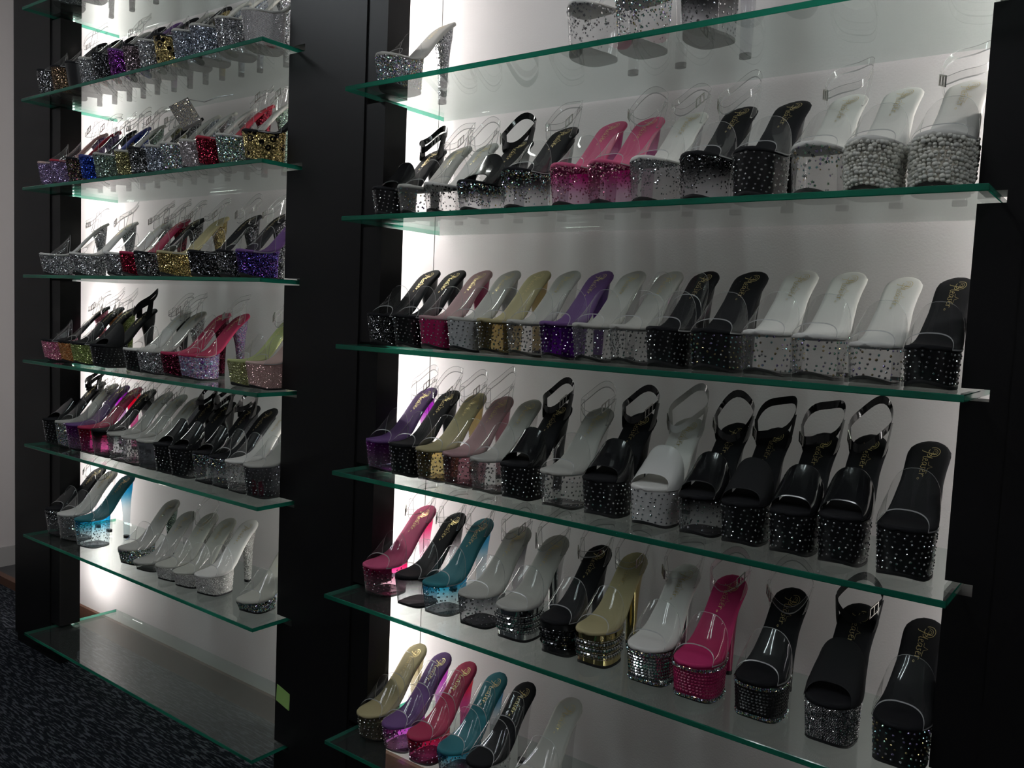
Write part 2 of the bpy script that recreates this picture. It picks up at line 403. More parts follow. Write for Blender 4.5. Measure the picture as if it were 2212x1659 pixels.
def heel_rings(P, fat=1.0, n=18):
    H = P.z(.168) - .006; rings = []
    L = [(1, .134, .196, .0225), (.90, .147, .1945, .0185), (.78, .157, .192, .0150), (.60, .164, .1895, .0122), (.40, .168, .188, .0108), (.2, .170, .187, .0100), (.045, .171, .186, .0095)]
    for k, (f, u0, u1, hw) in enumerate(L):
        r = []
        if k > 0: mid = (u0 + u1) / 2; hu = (u1 - u0) / 2 * fat; u0, u1 = mid - hu, mid + hu; hw *= fat
        for i in range(n):
            a = 2 * math.pi * i / n; ca, sa = math.cos(a), math.sin(a)
            u = (u0 + u1) / 2 + (u1 - u0) / 2 * math.copysign(abs(sa) ** .8, sa); x = hw * math.copysign(abs(ca) ** .8, ca)
            if k == 0: u = min(u, .1955); x = math.copysign(min(abs(x), W(u) * .93), x)
            r.append((x, u, P.z(u) - .0095 if k == 0 else H * f))
        rings.append(r)
    return rings
def heel_mesh(P, mt, fat):
    b = MB(); b.loft(heel_rings(P, fat)[::-1], 0, True, True); return b.mesh('heel', [mt])
def tip_mesh(P, fat):
    b = MB(); r = heel_rings(P, fat)[-1]; z = r[0][2]; c = .1785
    b.loft([[(x * 1.03, c + (y - c) * 1.03, 0) for x, y, _ in r], [(x * 1.05, c + (y - c) * 1.05, z + .0005) for x, y, _ in r]], 0, True, True); return b.mesh('heel_tip', [M_black_rub])
def edged(b, rows, tk=.0011):
    """a sheet with a visible cut edge all round"""
    b.grid(rows, 0, True)
    for line, inner in ((rows[0], rows[1]), (rows[-1], rows[-2]), ([r[0] for r in rows], [r[1] for r in rows]), ([r[-1] for r in rows], [r[-2] for r in rows])):
        lo = []; hi = []
        for p, q in zip(line, inner):
            p, q = Vector(p), Vector(q); d = (p - q).normalized() if (p - q).length > 1e-9 else Vector((0, 0, 1))
            lo.append(tuple(p + d * tk * .5)); hi.append(tuple(p - d * tk))
        off = [Vector(h) + Vector((0, 0, .0006)) for h in hi]
        b.grid([lo, [tuple(o_) for o_ in off]], 1, True)
def band_rows(P, ub0, ub1, ut0, ut1, h0, h1, nv=8, na=20, power=.75):
    rows = []
    for i in range(nv + 1):
        v = i / nv; ub_ = ub0 + (ub1 - ub0) * v; ut = ut0 + (ut1 - ut0) * v; h = h0 + (h1 - h0) * v; r = []
        for j in range(na + 1):
            a = math.pi * j / na; s_ = max(math.sin(a), 0); e = s_ ** power
            u = ub_ + (ut - ub_) * e; w_ = (W(ub_) * 1.0 + .0015)
            r.append((-w_ * math.copysign(abs(math.cos(a)) ** .8, math.cos(a)), u, P.z(ub_) - .006 + (h + P.z(ut) - P.z(ub_)) * e if True else 0))
        rows.append(r)
    return rows
def vamp_mesh(P, mt, medge, var):
    b = MB()
    if var == 'low': rows = band_rows(P, .030, .078, .046, .082, .026, .042)
    elif var == 'tall': rows = band_rows(P, .024, .088, .046, .096, .024, .066)
    else: rows = band_rows(P, .026, .082, .046, .086, .023, .062)
    edged(b, rows); return b.mesh('vamp_strap', [mt, medge])
def instep_mesh(P, mt, medge):
    b = MB(); edged(b, band_rows(P, .104, .132, .112, .148, .034, .036)); return b.mesh('instep_strap', [mt, medge])
def ankle_mesh(P, mt, medge, var):
    """two uprights at the heel seat and a buckled loop"""
    b = MB(); rr = random.Random(var * 31 + 5)
    zf = P.z(.160); top = .038 + .010 * rr.random(); cu = .158 + .012 * rr.random(); rx = .032 + .003 * rr.random(); ru = .030 + .006 * rr.random(); tilt = .016 + .020 * rr.random(); roll_ = (rr.random() - .5) * .5
    wd = .0062; top = min(top, .256 - zf - tilt - wd)
    def ringp(f, s_=0):
        x = rx * math.cos(f); u = cu + ru * math.sin(f); z = zf + top + tilt * math.sin(f) + roll_ * x + .004 * math.sin(3 * f + var)
        return (x * (1 + .02 * s_), u, z + wd * s_)
    n = 30
    rows = [[ringp(2 * math.pi * i / n, s_) for s_ in (-1, 0, 1)] for i in range(n + 1)]
    edged(b, rows)
    for sg in (-1, 1):
        f = 0 if sg > 0 else math.pi
        rows = []
        for i in range(9):
            t = i / 8; u = .160 + (cu - .160) * t; e = ringp(f)
            x = sg * (.0262 + (rx - .0262 + .001) * t ** .7); z = zf - .006 + (e[2] - zf + .006) * t
            rows.append([(x, u - .0065 - .002 * (1 - t), z), (x + sg * .0012, u, z), (x, u + .0065 + .004 * (1 - t), z)])
        edged(b, rows)
    return b.mesh('ankle_strap', [mt, medge]), ringp
def buckle_mesh(c, tx, tz):
    """flat rectangular frame with a middle bar"""
    b = MB(); X = Vector(tx).normalized(); Z = Vector(tz).normalized(); Y = X.cross(Z); c = Vector(c) + Y * .001
    def bar(x0, x1, z0, z1):
        vs = []
        for y in (-.0011, .0011):
            for (x, z) in ((x0, z0), (x1, z0), (x1, z1), (x0, z1)): vs.append(tuple(c + X * x + Y * y + Z * z))
        b.add(vs, [(3, 2, 1, 0), (4, 5, 6, 7), (0, 1, 5, 4), (1, 2, 6, 5), (2, 3, 7, 6), (3, 0, 4, 7)])
    for z in (-.0085, .0067): bar(-.0095, .0095, z, z + .0018)
    for x in (-.0095, .0077): bar(x, x + .0018, -.0067, .0067)
    bar(-.0009, .0009, -.0067, .0067)
    return b.mesh('buckle', [M_silver])
# gold script on the footbed
def arc(cx, cy_, r0, r1, a0, a1, n=18): return [(cx + (r0 + (r1 - r0) * i / n) * math.cos(math.radians(a0 + (a1 - a0) * i / n)), cy_ + (r0 + (r1 - r0) * i / n) * math.sin(math.radians(a0 + (a1 - a0) * i / n))) for i in range(n + 1)]
LOGO = [(arc(9, 15, 9.5, 8.2, 215, -120, 26), 1.0), (arc(9.5, 15, 6.3, 4.6, 200, -60, 18), .7), (arc(10, 15.2, 3.6, 1.6, 200, -150, 16), .6), ([(13.5, 20), (12.8, 12), (11, 3), (9.5, -3), (7.6, -4)], 1.2), (arc(15.2, 9, 3.4, 3.4, 120, -110, 10), 1.0),
 ([(20.5, 15), (19.6, 8), (19.4, 2), (20.6, .2), (22.4, 1.2)], 1.2), ([(22.6, 4), (26, 6), (25.6, 8.6), (23.6, 8.3), (22.8, 4.6), (24, .8), (27, 1.4)], 1.0),
 ([(32.4, 7.6), (29.6, 8.2), (28.2, 4.6), (29.4, .8), (31.6, 3), (32.8, 8), (32.6, 1.6), (34, .6)], 1.1), ([(38.4, 7.8), (36, 7.8), (36.6, 5), (37.8, 2.6), (36, .2), (34.6, 1)], 1.0),
 ([(39.6, 4), (43, 6), (42.4, 8.4), (40.6, 8), (39.8, 4.4), (41, .8), (44, 1.6)], 1.0), ([(45.4, 8), (46, 4), (45.8, .4)], 1.2), ([(46, 5), (47.8, 7.8), (49.4, 6.8)], 1.0),
 ([(27, 11), (32.4, 11.6), (34.6, 18.5), (37.4, 11.8), (45, 11), (40.4, 9)], .7), (arc(52.5, .8, 1.3, 1.3, 0, 360, 10), .7)]
def logo_mesh(P):
    b = MB()
    def mp(s_, t_):
        u = .1800 - s_ * .00092; x = (-7 + t_) * .00085; return Vector((x, u, P.z(u) + .0006 if True else 0))
    for pl, wd in LOGO:
        wd *= .42; L = []; Q = []
        for i, (s_, t_) in enumerate(pl):
            a = pl[max(i - 1, 0)]; c = pl[min(i + 1, len(pl) - 1)]; dx, dy = c[0] - a[0], c[1] - a[1]; l = math.hypot(dx, dy) or 1
            nx, ny = -dy / l * wd, dx / l * wd
            L.append(tuple(mp(s_ + nx, t_ + ny))); Q.append(tuple(mp(s_ - nx, t_ - ny)))
        b.grid([L, Q], 0, False)
    return b.mesh('logo', [M_gold])
# stones
def frame(n):
    t = n.cross(Vector((0, 0, 1)));
    if t.length < 1e-4: t = Vector((1, 0, 0))
    t.normalize(); return t, n.cross(t)
def stud(b, p, n, r, sides=6):
    t, q = frame(n); a0 = R.random() * 6
    vs = [tuple(p + (math.cos(a0 + 6.2832 * i / sides) * t + math.sin(a0 + 6.2832 * i / sides) * q) * r - n * .0003) for i in range(sides)]
    vs += [tuple(p + (math.cos(a0 + 6.2832 * (i + .5) / sides) * t + math.sin(a0 + 6.2832 * (i + .5) / sides) * q) * r * .55 + n * r * .55) for i in range(sides)]
    fs = []
    for i in range(sides): j = (i + 1) % sides; fs += [(i, j, sides + i), (j, sides + j, sides + i)]
    fs.append(tuple(range(sides, 2 * sides))); b.add(vs, fs)
def chip(b, p, n, r, tilt):
    t, q = frame(n); n2 = (n + (t * (R.random() - .5) + q * (R.random() - .5)) * tilt).normalized(); t, q = frame(n2); a0 = R.random() * 6
    vs = [tuple(p + (math.cos(a0 + 1.5708 * i) * t + math.sin(a0 + 1.5708 * i) * q) * r) for i in range(4)] + [tuple(p + n2 * r * .6)]
    b.add(vs, [(0, 1, 4), (1, 2, 4), (2, 3, 4), (3, 0, 4)])
def square(b, p, n, r):
    t, q = frame(n); vs = [tuple(p + t * sx * r + q * sz * r) for sx, sz in ((-1, -1), (1, -1), (1, 1), (-1, 1))]; vs += [tuple(p + t * sx * r * .4 + q * sz * r * .4 + n * r * .7) for sx, sz in ((-1, -1), (1, -1), (1, 1), (-1, 1))]
    b.add(vs, [(4, 5, 6, 7), (0, 1, 5, 4), (1, 2, 6, 5), (2, 3, 7, 6), (3, 0, 4, 7)])
def star(b, p, n, r):
    t, q = frame(n); a0 = R.random() * 6; p = p + n * .0006
    vs = [tuple(p + (math.cos(a0 + .6283 * i) * t + math.sin(a0 + .6283 * i) * q) * (r if i % 2 == 0 else r * .42)) for i in range(10)]
    b.add(vs, [tuple(range(10))])
_ico = None
def pearl(b, p, r):
    global _ico
    if _ico is None:
        import bmesh
        bm = bmesh.new(); bmesh.ops.create_icosphere(bm, subdivisions=2, radius=1); bm.verts.ensure_lookup_table()
        _ico = ([v.co.copy() for v in bm.verts], [tuple(v.index for v in f.verts) for f in bm.faces]); bm.free()
    b.add([tuple(p + v * r) for v in _ico[0]], _ico[1], 0, True)
# arc-length spacing round the platform
def spaced(S, h, step, a0=.06, a1=.94):
    out = []; acc = 0; last = S.at(a0, h); a = a0; out.append(a0)
    while a < a1:
        a += .003; p = S.at(a, h); acc += (p - last).length; last = p
        if acc >= step: out.append(a); acc = 0
    return out
STONES = {
 'crystal': [(.75, .75, .76), (.45, .46, .48), (.9, .9, .88), (.55, .57, .6)],
 'ab': [(.75, .75, .78), (.35, .7, .75), (.5, .52, .55), (.75, .6, .3), (.55, .45, .8), (.4, .7, .5)],
 'silver': [(.62, .62, .64), (.4, .41, .44), (.8, .8, .8), (.3, .3, .33)],
 'silverblue': [(.42, .46, .55), (.3, .33, .42), (.62, .66, .74), (.38, .42, .48)],
 'silverpink': [(.55, .49, .50), (.4, .36, .38), (.68, .62, .62)],
 'black': [(.03, .03, .035), (.06, .06, .07), (.02, .02, .02), (.22, .22, .24)],
 'blacksilver': [(.05, .05, .055), (.28, .28, .3), (.03, .03, .03), (.14, .14, .15), (.6, .6, .6)],
 'gold': [(.5, .38, .14), (.32, .24, .1), (.68, .54, .24)],
 'brown': [(.22, .15, .1), (.13, .09, .07), (.4, .28, .16)],
 'mauve': [(.26, .2, .22), (.17, .13, .15), (.38, .3, .33)],
 'purple': [(.2, .04, .26), (.12, .02, .18), (.36, .12, .42)],
 'purpleblue': [(.06, .04, .22), (.03, .03, .12), (.12, .1, .45), (.2, .06, .3)],
 'lilac': [(.3, .22, .42), (.18, .13, .28), (.45, .38, .6), (.25, .15, .25)],
 'blue': [(.02, .06, .42), (.01, .03, .25), (.08, .16, .7)],
 'green': [(.36, .45, .42), (.22, .3, .28), (.5, .62, .56), (.3, .42, .3)],
 'yellow': [(.45, .42, .2), (.3, .28, .14), (.6, .58, .3)],
 'red': [(.25, .01, .03), (.14, .005, .02), (.42, .04, .07)],
 'burgundy': [(.14, .01, .035), (.08, .005, .02), (.3, .05, .1)],
 'multi': [(.08, .06, .06), (.2, .06, .08), (.1, .12, .06), (.05, .05, .1), (.2, .16, .08)],
 'pink': [(.75, .2, .35), (.8, .32, .45), (.6, .12, .28), (.85, .5, .5)],
 'orange': [(.75, .32, .12), (.6, .22, .06), (.85, .5, .25)],
 'lime': [(.36, .46, .14), (.28, .36, .1), (.5, .55, .24)],
 'palepink': [(.72, .45, .42), (.6, .36, .34), (.82, .58, .54)],
 'limegold': [(.55, .55, .26), (.42, .44, .18), (.66, .66, .4)],
 'gems': [(.5, .42, .55), (.6, .2, .38), (.4, .35, .6), (.35, .5, .6), (.6, .5, .58), (.25, .1, .4)],
 'white': [(.78, .76, .72), (.62, .6, .57), (.88, .86, .83)],
}
SOFT = {'pink': .55, 'orange': .55, 'lime': .55, 'palepink': .5, 'limegold': .55, 'white': .15, 'gems': .4, 'lilac': .6, 'silverpink': .6, 'pearl': 0.0}
FOOT = {'grey': (.50, .49, .45), 'white': (.80, .78, .74), 'black': (.012, .012, .014), 'tan': (.46, .40, .22), 'purple': (.13, .06, .20), 'pink': (.62, .10, .22), 'crimson': (.42, .03, .09),
        'teal': (.02, .16, .19), 'rose': (.44, .27, .28), 'fuchsia': (.50, .03, .14), 'lime': (.42, .46, .20), 'palepink': (.6, .42, .38), 'red': (.35, .02, .04), 'blue': (.06, .07, .25), 'mint': (.5, .5, .44)}
TINT = {'ink': ((.30, .30, .32), (.34, .34, .36)), 'clear': ((.90, .90, .90), (.93, .93, .93)), 'pink': ((.80, .03, .28), (.92, .72, .80)), 'teal': ((.02, .48, .72), (.86, .92, .94)), 'purple': ((.52, .03, .62), (.80, .62, .80)), 'magenta': ((.80, .12, .85), (.88, .6, .88)),
        'redpink': ((.85, .02, .12), (.80, .30, .55)), 'smoke': ((.26, .27, .29), (.82, .82, .84)), 'black': ((.02, .02, .022), (.85, .85, .87)), 'gold': ((.62, .52, .30), (.68, .60, .40)), 'rose': ((.52, .34, .38), (.58, .40, .44)), 'violet': ((.20, .03, .36), (.30, .06, .48)),
        'fpink': ((.75, .02, .25), (.85, .25, .5)), 'olive': ((.60, .55, .38), (.78, .74, .62)), 'frost': ((.80, .80, .82), (.9, .9, .9)), 'grey': ((.4, .41, .44), (.45, .46, .5)), 'bluepink': ((.7, .05, .4), (.9, .75, .85))}
SOLID = {'black': ((.010, .010, .011), .3), 'white': ((.72, .71, .69), .4), 'silvergrey': ((.52, .52, .52), .45), 'fuchsia': ((.38, .015, .10), .3)}
def build_shoe(name, spec):
    """spec: ph, rise, plat kind, plat colour, footbed, upper, stone tint -> list of (part, mesh, [(sub, mesh)]) """
    ph, rise, kind, col, foot, upper, st = spec
    P = Prof(ph, rise); S = Plat(P); key = (ph, rise); parts = []
    # platform body
    stone = None; heelm = None; fat = 1.0
    tc_ = (ph * .30, ph * .95)
    if kind in ('ombre', 'ombrestud', 'rib', 'clearstud', 'stars', 'dip'):
        top, bt = TINT[col]
        pm = ombre('dyed_%s_%d' % (col, ph * 1000), top, bt, tc_[0], tc_[1], haze=.22 if col == 'frost' else .10)
        hm = ombre('dyed_heel_%s_%d' % (col, ph * 1000), top, bt, (ph + rise) * .45, (ph + rise) * .85, haze=.1)
    elif kind in ('solid', 'studs', 'mesh', 'pyr', 'rows'):
        if col in SOLID: pm = pbr('body_' + col, SOLID[col][0], SOLID[col][1])
        elif col == 'chrome': pm = M_chrome
        elif col == 'gold': pm = M_goldm
        hm = pm
    elif kind == 'pearl':
        pm = clear('pearl_base', (.8, .79, .74), 1.4, .2, haze=.5, hazecol=(.7, .69, .63)); hm = clear('clear_heel', (.9, .9, .9), 1.45, .05, haze=.08)
    elif kind == 'leopard':
        pm = glitter('leopard_glitter', STONES['gold'], 420, True); hm = glitter('gold_glitter', STONES['gold'])
    else:   # glitter covered
        pm = glitter('glitter_' + col, STONES[col], metal=SOFT.get(col, .8)); hm = pm
    rib = .0011 if kind in ('rib',) or (kind in ('ombre', 'ombrestud') and col in ('purple', 'pink', 'teal', 'smoke', 'black')) else 0
    parts.append(('platform', cached(('pl', key, pm.name, rib), lambda: platform_mesh(P, pm, rib)), []))
    so = M_csole if kind in ('ombre', 'ombrestud', 'rib', 'clearstud', 'stars', 'dip', 'pearl') and col not in ('black', 'smoke') else M_black_rub
    parts.append(('outsole', cached(('os', key, so.name), lambda: outsole_mesh(P, so)), []))
    parts.append(('footbed', cached(('fb', key, foot), lambda: footbed_mesh(P, pbr('footbed_' + foot, FOOT[foot], .7, spec=.12 if foot == 'black' else .3, bump=(900, .15, .0006)))), [('logo', cached(('lg', key), lambda: logo_mesh(P)))]))
    parts.append(('heel', cached(('he', key, hm.name, fat), lambda: heel_mesh(P, hm, fat)), [('heel_tip', cached(('ht', key, fat), lambda: tip_mesh(P, fat)))]))
    # stones
    smat = stone_mat('stones_' + st, STONES[st], metal=SOFT.get(st, .95)) if st else None
    var = R.randrange(2)
    def stones():
        b = MB()
        if kind in ('studs', 'clearstud', 'ombrestud', 'rib'):
            rows = max(4, int(ph / .0100)) 
            for i in range(rows):
                h = .08 + .86 * i / (rows - 1); sp_ = .0108
                A = spaced(S, h, sp_)
                for j, a in enumerate(A):
                    a += (.5 * sp_ / .21 if i % 2 else 0) + (R.random() - .5) * .018; hh = min(max(h + (R.random() - .5) * .06, .03), .97)
                    if kind in ('rib', 'ombrestud') and R.random() < .25: continue
                    stud(b, S.at(a, hh), S.nrm(a, hh), .0018 + .0006 * R.random())
        elif kind == 'dip':
            for i in range(900):
                h = 1 - R.random() ** 1.7 * 1.0; a = .05 + .9 * R.random(); 
                if R.random() < .9 * (h ** 1.3) + .08: chip(b, S.at(a, h), S.nrm(a, h), .0015 + .0008 * R.random(), .9)
        elif kind == 'stars':
            for i in range(420):
                h = 1 - R.random() ** 1.6; a = .05 + .9 * R.random()
                if R.random() < .25 + .75 * h * h: star(b, S.at(a, h), (S.nrm(a, h) + Vector((R.random() - .5, R.random() - .5, R.random() - .5)) * .5).normalized(), .0016 + .0022 * R.random() ** 2)
        elif kind == 'mesh':
            st_ = .0027; rows = int(ph / st_)
            for i in range(rows):
                h = (i + .5) / rows
                for a in spaced(S, h, st_): chip(b, S.at(a + (.006 if i % 2 else 0), h), S.nrm(a, h), st_ * .52, .25)
        elif kind == 'pearl':
            for i in range(12):
                h = .04 + .92 * i / 11
                for a in spaced(S, h, .0060):
                    r = R.choice((.0024, .0028, .0032, .0040)); a += (R.random() - .5) * .012; hh = h + (R.random() - .5) * .03; pearl(b, S.at(a, hh) + S.nrm(a, hh) * r * .5, r)
        elif kind == 'rows':
            for h in (.30, .50, .70):
                for a in spaced(S, h, .0064): square(b, S.at(a, h) + S.nrm(a, h) * .0012, S.nrm(a, h), .0030)
            for h in (.20, .40, .60, .80):
                for a in spaced(S, h, .0026): chip(b, S.at(a, h) + S.nrm(a, h) * .0012, S.nrm(a, h), .0014, .3)
        elif kind == 'pyr':
            for h0 in (.03, .93):
                for dh in (-.035, 0, .035):
                    for a in spaced(S, h0 + .01, .0026): chip(b, S.at(a, h0 + dh) + S.nrm(a, h0) * .0022, S.nrm(a, h0), .0016, .5)
        else:
            n_ = 1050 if kind == 'glit' else 800
            for i in range(n_):
                h = R.random(); a = .03 + .94 * R.random(); chip(b, S.at(a, h), S.nrm(a, h), .0017 + .0009 * R.random(), 1.0)
            if kind == 'gem':
                for i in range(46): h = .1 + .8 * R.random(); a = .1 + .8 * R.random(); stud(b, S.at(a, h) + S.nrm(a, h) * .0006, S.nrm(a, h), .0022 + .0028 * R.random())
        return b.mesh('rhinestones', [smat])
    if smat and kind not in ('leopard', 'ombre', 'solid'):
        nm = {'pearl': 'pearls', 'stars': 'star_sequins', 'glit': 'glitter_stones', 'dip': 'glitter_stones'}.get(kind, 'rhinestones')
        parts.append((nm, cached(('st', key, kind, st, var), stones), []))
    if kind == 'pyr':
        def pyr():
            b = MB()
            for i in range(8):
                h = .16 + .68 * i / 7
                for a in spaced(S, h, .0052): square(b, S.at(a, h), S.nrm(a, h), .0024)
            return b.mesh('pyramid_studs', [pm if col != 'chrome' else M_chrome])
        parts.append(('pyramid_studs', cached(('py', key, pm.name), pyr), []))
    # uppers
    def mat_of(c):
        if c == 'clear': return M_vinyl, M_vedge
        if c == 'pinkclear': return M_pinkv, M_vedge
        q = {'patent': pbr('black_patent', (.012, .012, .013), .12, coat=.5), 'matte': pbr('black_suede', (.013, .013, .014), .75, spec=.2), 'whitep': pbr('white_patent', (.70, .69, .66), .2)}[c]
        return q, q
    u_ = upper.split('+'); mt, me_ = mat_of(u_[0])
    vv = 'tall' if 'tall' in u_ else 'mid'
    parts.append(('vamp_strap', cached(('vs', key, mt.name, vv), lambda: vamp_mesh(P, mt, me_, vv)), []))
    if 'two' in u_: parts.append(('instep_strap', cached(('is', key, mt.name), lambda: instep_mesh(P, mt, me_)), []))
    if 'ankle' in u_ or 'bankle' in u_:
        m2, e2 = mat_of('matte') if 'bankle' in u_ else (mt, me_)
        v_ = R.randrange(5)
        def ank():
            me, rp = ankle_mesh(P, m2, e2, v_); f = math.radians(-38 if v_ % 2 else -140)
            c = Vector(rp(f)); tx = Vector(rp(f + .1)) - Vector(rp(f - .1)); tx = tx if v_ % 2 else tx
            return me, buckle_mesh(c - Vector((0, .0015, 0)), tx, (0, 0, 1))
        me, bu = cached(('an', key, m2.name, v_), ank)
        parts.append(('ankle_strap', me, [('buckle', bu)]))
    return parts
ORDN = ['first', 'second', 'third', 'fourth', 'fifth', 'sixth', 'seventh', 'eighth', 'ninth', 'tenth', 'eleventh', 'twelfth', 'thirteenth', 'fourteenth', 'fifteenth']
def shoe(spec, loc, ang, desc, i, n, where, wide=1):
    up_ = spec[5]; name = 'platform_sandal' if 'ankle' in up_ else 'platform_mule'
    t = empty(name, loc); t.rotation_euler = (0, 0, -math.radians(ang)); t.scale = (wide, 1, 1)
    pos = 'leftmost' if i == 0 else 'rightmost' if i == n - 1 else ORDN[i] + ' from left'
    tag(t, '%s, %s on %s' % (desc, pos, where), 'shoe', 'shoes on ' + where)
    for pn, me, subs in build_shoe(name, spec):
        o = obj(pn, me, t)
        if pn in ('rhinestones', 'pearls', 'star_sequins', 'glitter_stones', 'pyramid_studs'): o['kind'] = 'stuff'
        for sn, sm_ in subs: obj(sn, sm_, o)
    return t
H7 = .108
